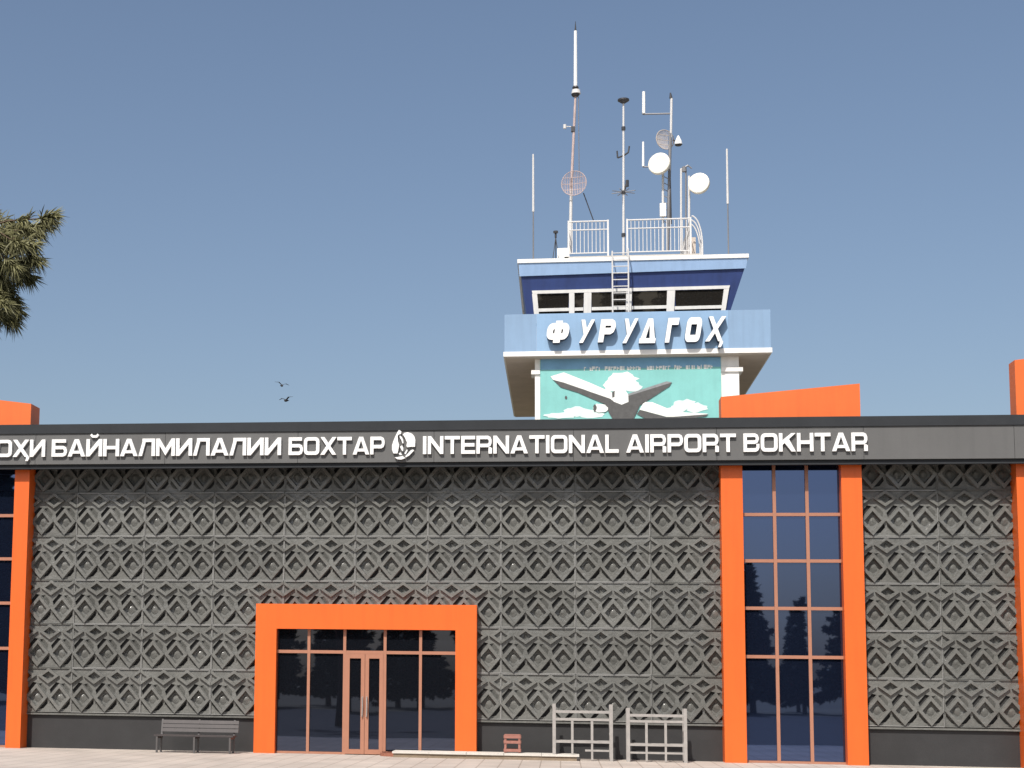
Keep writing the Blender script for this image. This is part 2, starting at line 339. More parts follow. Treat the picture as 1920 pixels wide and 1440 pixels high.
# embossed cladding panels: one mesh, shared
xj = PX(1219, 1006, -.06); PW_ = (PX(1219, 1006, -.06)-PX(143, 1006, -.06))/8
zrows = [PZ(900, y, -.06) for y in (1006, 1349)]; PH = (zrows[0]-zrows[1])/4
def clad_mesh():
    W, H = PW_, PH; g = .0035; mb = MB(); cw = W/3
    A = [((i+.5)*cw, .335*H, .49*cw, .312*H) for i in range(3)]
    B = [(i*cw, .818*H, .46*cw, .176*H) for i in (1, 2)]
    S, TOP, PIT = -.055, -.125, -.006
    outer = [(g, g), (W-g, g), (W-g, H-g), (g, H-g)]
    holes = []; slots = []; troughs = []
    def dia(c, k): return [(c[0]-c[2]*k, c[1]), (c[0], c[1]+c[3]*k), (c[0]+c[2]*k, c[1]), (c[0], c[1]-c[3]*k)]
    def cl(s): return [(min(max(p[0], g+.014), W-g-.014), min(max(p[1], g+.018), H-g-.018)) for p in s]
    def beside(p, q_, spec):
        p, q_ = Vector(p), Vector(q_); d = (q_-p).normalized(); n = Vector((-d.y, d.x)); l = (q_-p).length
        return cl([p+d*l*t+n*o for t, o in spec])
    for c in A: holes.append(dia(c, .74))
    for c in B: holes.append(dia(c, .70))
    for c in A:                       # oblique slots and sloping troughs beside the rings
        Lf, Tp, Rt, Bt = (Vector(p) for p in dia(c, 1.0))
        slots.append(beside(Lf, Tp, ((.22, .012), (1.0, .012), (.90, .098), (.36, .098))))
        slots.append(beside(Rt, Bt, ((.12, .012), (.84, .012), (.62, .085), (.26, .085))))
        troughs.append(beside(Tp, Rt, ((.05, .012), (.76, .012), (.60, .095), (.16, .095))))
        troughs.append(beside(Bt, Lf, ((.18, .012), (.84, .012), (.68, .080), (.40, .080))))
    holes += slots+troughs
    loops = [outer]+holes
    pts = [Vector((x, z, 0)) for lp in loops for x, z in lp]
    tris = tessellate_polygon([[Vector((x, z, 0)) for x, z in lp] for lp in loops])
    vs = [(p.x, S, p.y) for p in pts]; fs = []
    for t in tris:
        a, b, c = (pts[i] for i in t)
        fs.append(t if (b-a).cross(c-a).z > 0 else t[::-1])
    mb.add(vs, fs)
    def wall(lp, y0, y1):
        n = len(lp); v = [(x, y0, z) for x, z in lp]+[(x, y1, z) for x, z in lp]
        mb.add(v, [(i, (i+1) % n, (i+1) % n+n, i+n) for i in range(n)])
    wall(outer, S, -.003)
    for s in slots: wall(s, S, -.003)
    for p in troughs:
        lo = [(p[0][0], PIT, p[0][1]), (p[1][0], PIT, p[1][1])]; hi = [(x, S, z) for x, z in p]
        mb.add(hi+lo, [(4, 5, 2, 3), (0, 1, 5, 4), (1, 2, 5), (0, 4, 3)])
    def ring(c, k0, k1, k2, k3, y0, y1, y2):      # raised frame with bevelled flanks
        Ls = [[(x, y, z) for x, z in dia(c, k)] for k, y in ((k0, y0), (k1, y1), (k2, y1), (k3, y2))]
        for a, b in zip(Ls[:-1], Ls[1:]):
            mb.add(a+b, [(i, (i+1) % 4, (i+1) % 4+4, i+4) for i in range(4)])
    def boss(c, r, y0, y1):           # small pressed stud
        n = 8; cx, cz = c[0], c[1]
        Ls = [(cx+(-.2*r if k < 1 else 0)+r*.95*k*math.cos(2*math.pi*(i+.5)/n)*(1 if i % 4 in (0, 3) else .72), y, cz+(.2*r if k < 1 else 0)+r*1.15*k*math.sin(2*math.pi*(i+.5)/n)) for k, y in ((1, y0), (.22, y1)) for i in range(n)]
        mb.add(Ls, [(i, (i+1) % n, (i+1) % n+n, i+n) for i in range(n)]+[tuple(range(n, 2*n))])
    for c in A:
        ring(c, 1.03, 1.0, .68, .60, S+.001, TOP, PIT-.012)
        mb.add([(x, PIT-.010, z) for x, z in dia(c, .73)]+[(c[0], PIT, c[1])], [(0, 1, 4), (1, 2, 4), (2, 3, 4), (3, 0, 4)])
        boss(c, .095, PIT-.010, -.050)
    for c in B:
        ring(c, 1.03, .99, .60, .50, S+.001, TOP+.006, PIT-.012)
        mb.add([(x, PIT-.010, z) for x, z in dia(c, .66)], [(0, 1, 2, 3)])
        boss(c, .045, PIT-.011, -.040)
    for x, sgn in ((g, 1), (W-g, -1)):            # half diamonds at the two side joints
        h, v, z = .46*cw*sgn, .176*H, .818*H; L_ = []
        for k, y in ((1.03, S-.001), (.99, TOP+.006), (.60, TOP+.006), (.50, PIT-.012)):
            L_.append([(x, y, z+v*k), (x+h*k, y, z), (x, y, z-v*k)])
        for a, b in zip(L_[:-1], L_[1:]): mb.add(a+b, [(0, 1, 4, 3), (1, 2, 5, 4)])
        mb.add(L_[3]+[(x, PIT-.012, z)], [(0, 1, 3), (1, 2, 3)])
    for a, b in (((g, g), (W-g, g+.016)), ((g, H-g-.016), (W-g, H-g))):        # thin flanges, coloured light as if catching the sun
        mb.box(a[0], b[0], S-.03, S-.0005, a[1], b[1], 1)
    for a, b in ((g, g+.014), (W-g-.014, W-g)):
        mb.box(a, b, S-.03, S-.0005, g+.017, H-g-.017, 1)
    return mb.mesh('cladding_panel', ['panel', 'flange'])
clad = clad_mesh()
def clip_mesh(me, x0, x1, z1):
    bm = bmesh.new(); bm.from_mesh(me)
    for co, no in (((x0, 0, 0), (-1, 0, 0)), ((x1, 0, 0), (1, 0, 0)), ((0, 0, z1), (0, 0, 1))):
        bmesh.ops.bisect_plane(bm, geom=bm.verts[:]+bm.edges[:]+bm.faces[:], plane_co=co, plane_no=no, clear_outer=True)
    m2 = bpy.data.meshes.new('cladding_panel'); bm.to_mesh(m2); bm.free(); m2.materials.clear(); m2.materials.append(M['panel']); m2.materials.append(M['flange']); return m2
cache = {}
ztop_lim = Zfb+.02
portal_z = PZ(680, 1133, YPORT)
def clad_section(xs0, xs1, xorig):
    i0 = math.floor((xs0-xorig)/PW_+1e-6)
    i1 = math.ceil((xs1-xorig)/PW_-1e-6)
    for i in range(i0, i1):
        xa = xorig+i*PW_
        c0, c1 = max(0, xs0-xa), min(PW_, xs1-xa)
        if c1-c0 < .03: continue
        for r in range(6):
            z = zrows[1]+r*PH
            if xa > po0-.05 and xa+PW_ < po1+.05 and z+PH < portal_z: continue
            h = min(PH, ztop_lim-z)
            if h < .05: continue
            key = (round(c0, 3), round(c1, 3), round(h, 3))
            if key == (0, round(PW_, 3), round(PH, 3)): me = clad
            else:
                if key not in cache: cache[key] = clip_mesh(clad, c0, c1, h)
                me = cache[key]
            o = link('cladding_panel', me, T)
            o.location = (xa+rnd.uniform(-.002, .002), rnd.uniform(-.004, 0), z)
            o.rotation_euler = (rnd.uniform(-.004, .004), 0, rnd.uniform(-.004, .004))
clad_section(lp1+.002, mp[0]-.002, xj)
xr = PX(1760, 1006, -.06)
clad_section(mp[3]+.002, rp0-.002, xr)

# entrance portal
pi0, pi1 = PX(516.5, 1290, YPORT), PX(853.5, 1290, YPORT)
pz0, pz1 = PZ(680, 1180, YPORT), portal_z
E_ = MB().box(po0, pi0, YPORT, .05, 0, pz1).box(pi1, po1, YPORT, .05, 0, pz1).box(pi0+.0005, pi1-.0005, YPORT+.0005, .05, pz0, pz1-.0005).build('entrance_portal', 'orange', T)
YD = -.24
MB().box(pi0, pi1, YD+.03, .049, 0, pz0).build('recess_wall', 'wall', E_)
mxs = [pi0]+[PX(x, 1200, YD) for x in (580, 647, 722.5, 789)]+[pi1]
ztr = PZ(680, 1223, YD)
for i in range(5):
    for za_, zb_ in ((.05, ztr), (ztr, pz0)):
        if i == 2 and za_ < 1: continue
        c = Vector(((mxs[i]+mxs[i+1])/2, YD, (za_+zb_)/2)); dx = (mxs[i+1]-mxs[i])/2-.004; dz = (zb_-za_)/2-.004
        ax, az = rnd.uniform(-.003, .003), rnd.uniform(-.003, .003)
        q = [(c.x+sx*dx, c.y+sx*dx*ax+sz*dz*az, c.z+sz*dz) for sx, sz in ((-1,-1),(1,-1),(1,1),(-1,1))]
        MB().slab(q, (0, .012, 0)).build('pane', 'glassdark', E_)
for i in (1, 2, 3, 4):
    MB().box(mxs[i]-.032, mxs[i]+.032, YD-.05, YD+.026, 0, pz0-.001).build('mullion', 'frame', E_)
for i in range(5):
    a = mxs[i]+(.032 if i else 0); b = mxs[i+1]-(.032 if i < 4 else 0)
    MB().box(a+.001, b-.001, YD-.048, YD+.025, ztr-.035, ztr+.035).build('transom', 'frame', E_)
    if i != 2: MB().box(a+.001, b-.001, YD-.04, YD+.025, .002, .05).build('sill', 'frame', E_)
d0, d1 = mxs[2]+.033, mxs[3]-.033; dm = (d0+d1)/2+.01
for a, b in ((d0, dm-.004), (dm+.004, d1)):
    mb = MB(); s = .085; y0, y1 = YD-.06, YD+.01; zt = ztr-.037
    mb.box(a, a+s, y0, y1, .015, zt).box(b-s, b, y0, y1, .015, zt)
    mb.box(a+s+.0005, b-s-.0005, y0+.001, y1-.001, zt-.10, zt-.001).box(a+s+.0005, b-s-.0005, y0+.001, y1-.001, .016, .12)
    mb.build('door_leaf', 'frame', E_)
    MB().slab([(a+s, YD-.02, .12), (b-s, YD-.02, .12), (b-s, YD-.02, zt-.1), (a+s, YD-.02, zt-.1)], (0, .012, 0)).build('door_pane', 'glassdark', E_)
for x in (dm-.05, dm+.05):
    mb = MB(); zc = 1.05
    mb.path([(x, YD-.06, zc-.22), (x, YD-.11, zc-.20), (x+.008, YD-.125, zc), (x, YD-.11, zc+.2), (x, YD-.06, zc+.22)], .014, 8)
    mb.build('door_handle', 'galv', E_)

# ------------------------------------------------------------------ lettering
def stroke(pts, w):
    pts = [Vector(p) for p in pts]; n = len(pts); L = []; Rr = []
    for i in range(n):
        if i == 0: d = (pts[1]-pts[0]).normalized(); nn = Vector((-d.y, d.x)); k = 1
        elif i == n-1: d = (pts[-1]-pts[-2]).normalized(); nn = Vector((-d.y, d.x)); k = 1
        else:
            a = (pts[i]-pts[i-1]).normalized(); b = (pts[i+1]-pts[i]).normalized(); m = (a+b).normalized()
            nn = Vector((-m.y, m.x)); k = 1/max(.4, nn.dot(Vector((-a.y, a.x))))
        L.append(pts[i]+nn*w/2*k); Rr.append(pts[i]-nn*w/2*k)
    return [[L[i], Rr[i], Rr[i+1], L[i+1]] for i in range(n-1)]
def rect(x0, x1, y0, y1): return [(x0, y0), (x1, y0), (x1, y1), (x0, y1)]
def oring(x0, x1, y0, y1, t, r=.26, sq=True):
    def loop(a, b, c, d, r):
        p = []
        for (cx, cy_, s) in ((b-r, d-r, 0), (a+r, d-r, 90), (a+r, c+r, 180), (b-r, c+r, 270)):
            for k in range(5): q = R(s+k*22.5); p.append((cx+r*math.cos(q), cy_+r*math.sin(q)))
        return p
    o = loop(x0, x1, y0, y1, r); i = loop(x0+t, x1-t, y0+t*.85, y1-t*.85, max(.02, r-t*.75)); n = len(o)
    return [[o[k], o[(k+1) % n], i[(k+1) % n], i[k]] for k in range(n)]
def isect(a, b, c, d):
    a, b, c, d = map(Vector, (a, b, c, d)); r = b-a; s = d-c; t = (c-a).cross(s)/r.cross(s); return a+r*t
def bowl(w, y0, y1, t, x0):
    r = .16
    return stroke([(x0, y1-t/2), (w-t/2-r, y1-t/2), (w-t/2-.05, y1-t/2-.05), (w-t/2, y1-t/2-r), (w-t/2, y0+t/2+r), (w-t/2-.05, y0+t/2+.05), (w-t/2-r, y0+t/2), (x0, y0+t/2)], t)
def glyph(ch, t=.222):
    W = dict(I=.23, M=1.22, N=1.04, T=1.0, E=.92, R=1.02, A=1.14, O=1.08, L=.86, P=.98, B=1.02, K=1.06, H=1.04,
             И=1.04, Й=1.04, Б=1.0, Х=1.1, Ҳ=1.1, Л=1.06, Ф=1.2, У=1.0, Г=.85, Д=1.1)
    alias = {'А': 'A', 'О': 'O', 'Р': 'P', 'Т': 'T', 'Н': 'H', 'М': 'M'}
    c = alias.get(ch, ch); w = W[c]; h = t*.85; p = []
    if c == 'I': p = [rect(0, w, 0, 1)]
    elif c == 'N': p = [rect(0, t, 0, 1), rect(w-t, w, 0, 1), [(t, 1), (t, .66), (w-t, 0), (w-t, .34)]]
    elif c in 'ИЙ':
        p = [rect(0, t, 0, 1), rect(w-t, w, 0, 1), [(t, 0), (w-t, .66), (w-t, 1), (t, .34)]]
        if c == 'Й': p += stroke([(.27*w, 1.27), (.38*w, 1.15), (.62*w, 1.15), (.73*w, 1.27)], .13)
    elif c == 'M': p = [rect(0, t, 0, 1), rect(w-t, w, 0, 1), [(t, 1), (t, .6), (w/2, .02), (w/2, .42)], [(w/2, .42), (w/2, .02), (w-t, .6), (w-t, 1)]]
    elif c == 'T': p = [rect(0, w, 1-h, 1), rect(w/2-t/2, w/2+t/2, 0, 1-h)]
    elif c == 'E': p = [rect(0, t, 0, 1), rect(t, w, 1-h, 1), rect(t, w*.95, .5-h/2, .5+h/2), rect(t, w, 0, h)]
    elif c == 'H': p = [rect(0, t, 0, 1), rect(w-t, w, 0, 1), rect(t, w-t, .5-h/2, .5+h/2)]
    elif c == 'L': p = [rect(0, t, 0, 1), rect(t, w, 0, h)]
    elif c == 'Г': p = [rect(0, t, 0, 1), rect(t, w, 1-h, 1)]
    elif c == 'P': p = [rect(0, t, 0, 1)]+bowl(w, .34, 1, h, t)
    elif c == 'R': p = [rect(0, t, 0, 1)]+bowl(w*.98, .36, 1, h, t)+[[(w-t*1.02, .36), (w-t*1.02, 0), (w, 0), (w, .30), (w-.09, .36)]]
    elif c == 'B':
        p = [rect(0, t, 0, 1)]+bowl(w*.97, .43, 1, h, t)+stroke([(w-h/2, .43), (w-h/2, h/2+.14), (w-h/2-.05, h/2+.05), (w-h/2-.14, h/2), (t, h/2)], h)
    elif c == 'Б':
        p = [rect(0, t, 0, 1), rect(t, w*.93, 1-h, 1)]+bowl(w, 0, .62, h, t)
    elif c == 'O': p = oring(0, w, 0, 1, t)
    elif c == 'A':
        a = 1.15*t; yi = .80; xi = lambda y: a+(w/2-a)*y/yi
        p = [[(0, 0), (a, 0), (w/2, yi), (w/2, 1), (w/2-.62*t, 1)], [(w, 0), (w/2+.62*t, 1), (w/2, 1), (w/2, yi), (w-a, 0)],
             [(xi(.17), .17), (w-xi(.17), .17), (w-xi(.33), .33), (xi(.33), .33)]]
    elif c == 'Л':
        q = .22*w
        p = [rect(w-t, w, 0, 1), rect(q, w-t, 1-h, 1), [(0, 0), (t, 0), (q+t*.95, 1-h), (q, 1-h)]]
    elif c == 'K':
        y = lambda x: .36+.64*(x-t)/(w-t); a, b = .34*w, .60*w
        p = [rect(0, t, 0, 1), [(t, .36), (w, 1), (w-.27, 1), (t, .62)], [(a, y(a)), (w-.27, 0), (w, 0), (b, y(b))]]
    elif c in 'ХҲ':
        k = .275
        a0, a1, b0, b1 = (0, 0), (w-k, 1), (k, 0), (w, 1); c0, c1, d0_, d1_ = (w-k, 0), (0, 1), (w, 0), (k, 1)
        p = [[a0, b0, b1, a1], [(0, 1), isect(a0, a1, c0, c1), isect(a0, a1, d0_, d1_), (k, 1)], [(w-k, 0), (w, 0), isect(b0, b1, d0_, d1_), isect(b0, b1, c0, c1)]]
        if c == 'Ҳ': p += [[(w-.17, 0), (w-.17, -.1), (w-.22, -.24), (w-.05, -.24), (w+.04, -.08), (w+.04, 0)]]
    elif c == 'Ф': p = oring(0, w, .14, .90, t, .3)+[rect(w/2-t*.55, w/2+t*.55, 0, 1)]
    elif c == 'У':
        xl = lambda y: .10+(w-.27-.10)*y
        p = [[(.10, 0), (.37, 0), (w, 1), (w-.27, 1)], [(0, 1), (xl(.36), .36), (xl(.62), .62), (.27, 1)]]
    elif c == 'Д':
        b_ = .2
        p = [rect(0, w, 0, b_), [(.06*w, b_), (.06*w+t*1.05, b_), (w/2, .74), (w/2, 1), (w/2-.5*t, 1)], [(w*.94, b_), (w/2+.5*t, 1), (w/2, 1), (w/2, .74), (w*.94-t*1.05, b_)]]
    return p, w
SIGN = thing('airport_name_sign', 'white raised letters naming Bokhtar airport in two scripts around a round emblem', 'sign', (-2, YF-.02, Zfb+.2))
def word(text, xa, xb, yb, yt, parent, Y, gap=.10, pix=True):
    xs0 = PX(xa, (yb+yt)/2, Y) if pix else xa; xs1 = PX(xb, (yb+yt)/2, Y) if pix else xb
    H = ZT-ZB; ws = [glyph(c)[1] for c in text]; tot = sum(ws)+gap*(len(ws)-1); kx = (xs1-xs0)/tot
    x = xs0
    for c, wd in zip(text, ws):
        polys, _ = glyph(c); mb = MB()
        for p in polys: mb.slab([(x+q[0]*kx, Y, ZB+q[1]*H) for q in p], (0, .055, 0))
        mb.build('letter', 'letter', parent); x += (wd+gap)*kx
    return kx
YL = YF-.065
ZB, ZT = PZ(900, 850.5, YL), PZ(900, 817, YL)
kx = word('БАЙНАЛМИЛАЛИИ', 97, 527, 820, 853, SIGN, YL, .07)
word('БОХТАР', 541, 721, 817, 851, SIGN, YL, .07)
word('INTERNATIONAL', 793, 1160, 815, 850, SIGN, YL, .09)
word('AIRPORT', 1174, 1380, 813, 848, SIGN, YL, .09)
word('BOKHTAR', 1394, 1627, 811, 846, SIGN, YL, .09)
fw = 'ФУРУДГОҲИ'; tot = sum(glyph(c)[1] for c in fw)+.07*8; xe = PX(84.5, 838, YL)
xstart = xe-tot*kx*.97
word(fw, xstart, xe, 0, 0, SIGN, YL, .07, pix=False)
em = [[(450,255),(520,300),(510,370),(430,400),(410,450),(420,600),(450,700),(430,850),(400,960),(280,960),(240,850),(240,720),(280,590),(340,450),(390,340)],
      [(560,400),(620,340),(720,325),(840,370),(910,450),(940,560),(930,760),(800,760),(700,775),(670,740),(690,640),(640,520),(600,440)],
      [(470,420),(520,450),(570,540),(585,650),(550,660),(520,560),(470,480)],
      [(480,760),(540,720),(580,800),(570,900),(530,870)],
      [(320,1080),(420,1070),(560,1040),(640,1100),(520,1145),(400,1135)],
      [(870,840),(900,870),(760,1020),(650,1080),(640,1040),(720,960),(800,870)],
      [(440,960),(500,930),(540,1010),(470,1010)], [(610,960),(685,840),(710,860),(650,990)]]
mb = MB()
for p in em: mb.slab([P(720+x/16, 790+y/16, YL) for x, y in p], (0, .055, 0))
mb.build('emblem', 'letter', SIGN)['label'] = 'white round leaf emblem between the two names'

# ------------------------------------------------------------------ control tower
YB0 = 8.0                                   # balcony front
bx0, bx1 = PX(946, 625, YB0), PX(1445, 625, YB0); BD = 10.0
zb_t = PZ(1195, 585, YB0); zb_b = PZ(1195, 657.5, YB0); zs_b = PZ(1195, 667, YB0)
TW = thing('control_tower', 'blue and white control tower with balcony, slanted cab windows and roof railings', 'tower', ((bx0+bx1)/2, YB0+5, 0))
YS = 8.30
sx0, sx1 = PX(1003, 720, YS), PX(1386, 720, YS)
MB().box(sx0+.03, sx1-.03, YS+.06, YB0+BD-.8, 0, zs_b).build('shaft', 'soffit', TW)
mux0, mux1 = PX(1013, 720, YS), PX(1352, 720, YS)
MB().box(sx0, mux0-.004, YS, YS+.5, 0, zs_b-.001).build('corner_pier', 'white', TW)
MB().box(mux1+.004, sx1, YS, YS+.5, 0, zs_b-.001).build('corner_pier', 'white', TW)
zc = PZ(1370, 697, YS)
MB().box(sx0-.10, mux0-.006, YS-.05, YS+.55, zc, zc+.12).build('capital', 'white', TW)
MB().box(mux1+.006, sx1+.10, YS-.05, YS+.55, zc, zc+.12).build('capital', 'white', TW)
# balcony slab with white edge and rendered soffit
MB().box(bx0-.03, bx1+.03, YB0-.03, YB0+BD, zs_b+.03, zb_b+.02).build('balcony_edge', 'white', TW)
MB().box(bx0+.02, bx1-.02, YB0+.02, YB0+BD-.05, zs_b, zs_b+.029).build('balcony_soffit', 'soffit', TW)
px0, px1 = PX(1006, 620, YB0), PX(1366, 620, YB0)
for a, b, mt, dy in ((bx0, px0-.003, 'lightblue', 0), (px0, px1, 'lightblue2', -.012), (px1+.003, bx1, 'lightblue', 0)):
    MB().box(a, b, YB0+dy, YB0+.10, zb_b+.021, zb_t).build('parapet_panel', mt, TW)
for a in (bx0, bx1-.1):
    MB().box(a, a+.1, YB0+.101, YB0+BD-.05, zb_b+.021, zb_t-.002).build('parapet_panel', 'lightblue', TW)
MB().box(bx0+.101, bx1-.101, YB0+BD-.15, YB0+BD-.06, zb_b+.021, zb_t-.002).build('parapet_panel', 'lightblue', TW)
# cab: walls leaning outwards
YC = YB0+.75; CD = BD-1.7
LEAN = .20
rz_b = PZ(1190, 500, YC)                    # underside of roof
con = Vector((0, YC, rz_b)); cn = Vector((0, -1, -LEAN)).normalized()     # front plane of the cab
def CP(x, y, o=0.0): return PP(x, y, con+cn*o, cn)
tl, tr = CP(975, 503), CP(1400, 490); bl, br = CP(990, 612), CP(1362, 605)
zt_, zb2 = (tl.z+tr.z)/2, (bl.z+br.z)/2
yt_, yb_ = YC+(rz_b-zt_)*LEAN, YC+(rz_b-zb2)*LEAN
ins = (br.x-bl.x)/2; cxm = (bl.x+br.x)/2
top = [(tl.x, yt_, zt_), (tr.x, yt_, zt_), (tr.x, yt_+CD, zt_), (tl.x, yt_+CD, zt_)]
bot = [(bl.x, yb_, zb2), (br.x, yb_, zb2), (br.x, yb_+CD-.6, zb2), (bl.x, yb_+CD-.6, zb2)]
MB().hexa(top, bot).build('cab_wall', 'navy', TW)
MB().box(bl.x+.02, br.x-.02, yb_+.02, yb_+CD-.65, zb_b, zb2).build('cab_base', 'white', TW)
def cslab(name, pxs, m, o, th, parent=TW):
    return MB().slab([CP(x, y, o) for x, y in pxs], -cn*th).build(name, m, parent)
cslab('fascia_band', [(972,494),(1403,477),(1398.5,503),(974,518)], 'bandblue', .05, .05)
# white window frame pieces and panes
wf = cslab('window_frame', [(997,545),(1369,535),(1367,541),(998.5,551)], 'white', .05, .045)
def wp(pxs): return cslab('frame_member', pxs, 'white', .048, .043, wf)
def zl(x, y): return y-(x-1190)*.026          # follows the slope of the horizontals at x
wp([(997.5,551),(1007,551),(1012,606),(1003,606)])
wp([(1067,zl(1067,546.2)),(1077,zl(1077,546.2)),(1077,606),(1067,606)])
wp([(1095,zl(1095,546.2)),(1109,zl(1109,546.2)),(1108,604),(1094,604)])
wp([(1174,zl(1174,546.2)),(1185,zl(1185,546.2)),(1183,602),(1173,602)])
wp([(1251,zl(1251,546.2)),(1266,zl(1266,546.2)),(1263,600),(1249,600)])
wp([(1357.5,541.6),(1367,541.3),(1358,597),(1350,597)])
for a, b, s in ((1009,1066.8,577), (1077.2,1093.8,577), (1109.2,1173.2,577), (1185,1249.8,577), (1265,1353,579.5)):
    wp([(a,zl(a,s-3.2)),(b,zl(b,s-3.2)),(b,zl(b,s+2.8)),(a,zl(a,s+2.8))])
for a, b in ((1007,1067), (1077,1095), (1109,1174), (1185,1251), (1266,1357)):
    cslab('window_pane', [(a,zl(a,547)),(b,zl(b,547)),(b-3,zl(b,604)),(a+2,zl(a,604))], 'cabglass', .012, .008, wf)
# roof slab
r0, r1 = P(970, 492, YC-.11), P(1404, 476, YC-.11)
rz = (r0.z+r1.z)/2
MB().hexa([(r0.x,YC-.11,rz-.06),(r1.x,YC-.11,rz-.06),(r1.x,YC-.11,rz+.05),(r0.x,YC-.11,rz+.05)],
          [(r0.x,YC+CD+.2,rz-.06),(r1.x,YC+CD+.2,rz-.06),(r1.x,YC+CD+.2,rz+.05),(r0.x,YC+CD+.2,rz+.05)]).build('roof_slab', 'white', TW)
MB().box(r0.x+.12, r1.x-.12, YC+.25, YC+CD, min(zt_, rz-.06)-.12, rz-.061).build('roof_core', 'navy', TW)
# antenna platform on the roof with railings
YR = YC+1.6
zr = rz+.05
pl0, pl1 = PX(1058, 478, YR), PX(1312, 474, YR)
zpl_ = PZ(1190, 479, YR)
MB().box(pl0, pl1, YR-.05, YR+4.2, zpl_-.10, zpl_).build('roof_platform', 'roofgrey', TW)
for x in (pl0+.1, (pl0+pl1)/2, pl1-.2):
    for y in (YR, YR+4.0): MB().box(x, x+.12, y, y+.12, zr, zpl_-.1).build('platform_leg', 'greymetal', TW)
def railing(xa, xb, ytop, nb, side=None):
    a, b = PX(xa, 450, YR), PX(xb, 450, YR); zt = PZ((xa+xb)/2, ytop, YR); h = zt-zpl_
    rl = MB().tube((a, YR, zt), (b, YR, zt), .022).build('railing', 'pole', TW)
    for k in (.76, .10): MB().tube((a, YR, zpl_+h*k), (b, YR, zpl_+h*k), .017).build('rail', 'pole', rl)
    for x in (a, b): MB().box(x-.025, x+.025, YR-.025, YR+.025, zpl_, zt+.03).build('post', 'pole', rl)
    for i in range(1, nb):
        x = a+(b-a)*i/nb; MB().tube((x, YR+.01, zpl_+h*.10), (x, YR+.01, zpl_+h*.985), .011, n=6).build('baluster', 'pole', rl)
    if side is not None:
        x = a if side < 0 else b
        for k in (1, .76, .10): MB().tube((x, YR+.03, zpl_+h*k), (x, YR+4.1, zpl_+h*k), .018).build('rail', 'pole', rl)
        for i in range(1, 16): MB().tube((x, YR+4.1*i/15, zpl_+h*.1), (x, YR+4.1*i/15, zpl_+h*.99), .011, n=6).build('baluster', 'pole', rl)
railing(1066, 1140, 415, 10, -1); railing(1176, 1295, 411, 16, 1)
# back railing
hb = PZ(1190, 413, YR)-zpl_
rb = MB().tube((pl0+.1, YR+4.1, zpl_+hb), (pl1-.2, YR+4.1, zpl_+hb), .02).build('railing', 'pole', TW)
for k in (.76, .1): MB().tube((pl0+.1, YR+4.1, zpl_+hb*k), (pl1-.2, YR+4.1, zpl_+hb*k), .016).build('rail', 'pole', rb)
for i in range(0, 31):
    x = pl0+.1+(pl1-pl0-.3)*i/30; MB().tube((x, YR+4.1, zpl_), (x, YR+4.1, zpl_+hb), .012, n=6).build('baluster', 'pole', rb)
# ladder in front of the cab
YLd = YC-.42
la, lb = P(1148, 478, YLd), P(1178, 473, YLd); lbz = PZ(1162, 606, YLd)
ld = MB().tube((la.x, YLd, lbz), (la.x, YLd, la.z+.1), .022).tube((lb.x, YLd, lbz), (lb.x, YLd, lb.z+.1), .022).tube((la.x, YLd, la.z+.1), (la.x, YR, la.z+.14), .02).tube((lb.x, YLd, lb.z+.1), (lb.x, YR, lb.z+.14), .02).build('ladder', 'pole', TW)
k = 11
for i in range(k):
    z = lbz+.1+(la.z-lbz-.05)*i/(k-1); MB().tube((la.x, YLd, z), (lb.x, YLd, z), .014, n=6).build('rung', 'pole', ld)
for z in (rz-.3,):
    for x in (la.x, lb.x): MB().tube((x, YLd, z), (x, YC+.1, z), .014, n=6).build('bracket', 'pole', ld)
# curved cage hoops at the right end of the platform
hx = PX(1296, 440, YR)
cg = MB()
for dy in (.05, .45, .85):
    pts = []
    for i in range(13):
        t = math.pi/2*i/12; pts.append((hx+.30*math.sin(t)+.02, YR+dy, zpl_+.25+(PZ(1296, 404, YR)-zpl_-.25)*math.cos(t)))
    pts.append((pts[-1][0], YR+dy, zr)); cg.path(pts, .02)
cg.build('cage_hoop', 'pole', TW)
MB().box(hx-.02, hx+.20, YR+.9, YR+1.5, zpl_, zpl_+.75).build('roof_cabinet', 'soffit', TW)
MB().box(PX(1045, 468, YR), PX(1066, 468, YR), YR-.05, YR+.5, zr, PZ(1055, 466, YR)).build('roof_curb', 'white', TW)

# tower sign
TS = thing('tower_name_sign', 'bold white slanted letters with dark sides on the light blue balcony', 'sign', (1.9, YB0-.1, zb_b+.2))
ztA, zbA = None, None
tl_ = [('Ф',350,515,690,832), ('У',560,672,683,832), ('Р',688,812,680,828), ('У',838,952,676,834), ('Д',952,1082,676,834), ('Г',1118,1216,672,830), ('О',1243,1366,668,826), ('Ҳ',1378,1516,662,822)]
YT = YB0-.012-.23
for ch, x0, x1, y0, y1 in tl_:
    polys, wd = glyph(ch, .335); mb = MB()
    X0, X1 = PX(920+x0/3.4286, 620, YT), PX(920+x1/3.4286, 620, YT)
    Z1, Z0 = PZ(920+(x0+x1)/6.857, 400+y0/3.4286, YT), PZ(920+(x0+x1)/6.857, 400+y1/3.4286, YT)
    sh = .16*(Z1-Z0); sc = (X1-X0-sh)/wd
    for i, p in enumerate(polys):
        dy = -.003 if (ch == 'Ф' and i == len(polys)-1) else 0
        mb.slab([(X0+q[0]*sc+sh*q[1], YT+dy, Z0+q[1]*(Z1-Z0)) for q in p], (0, .22-dy, 0), 0, 1)
    mb.build('letter', ['letter', 'letterside'], TS)

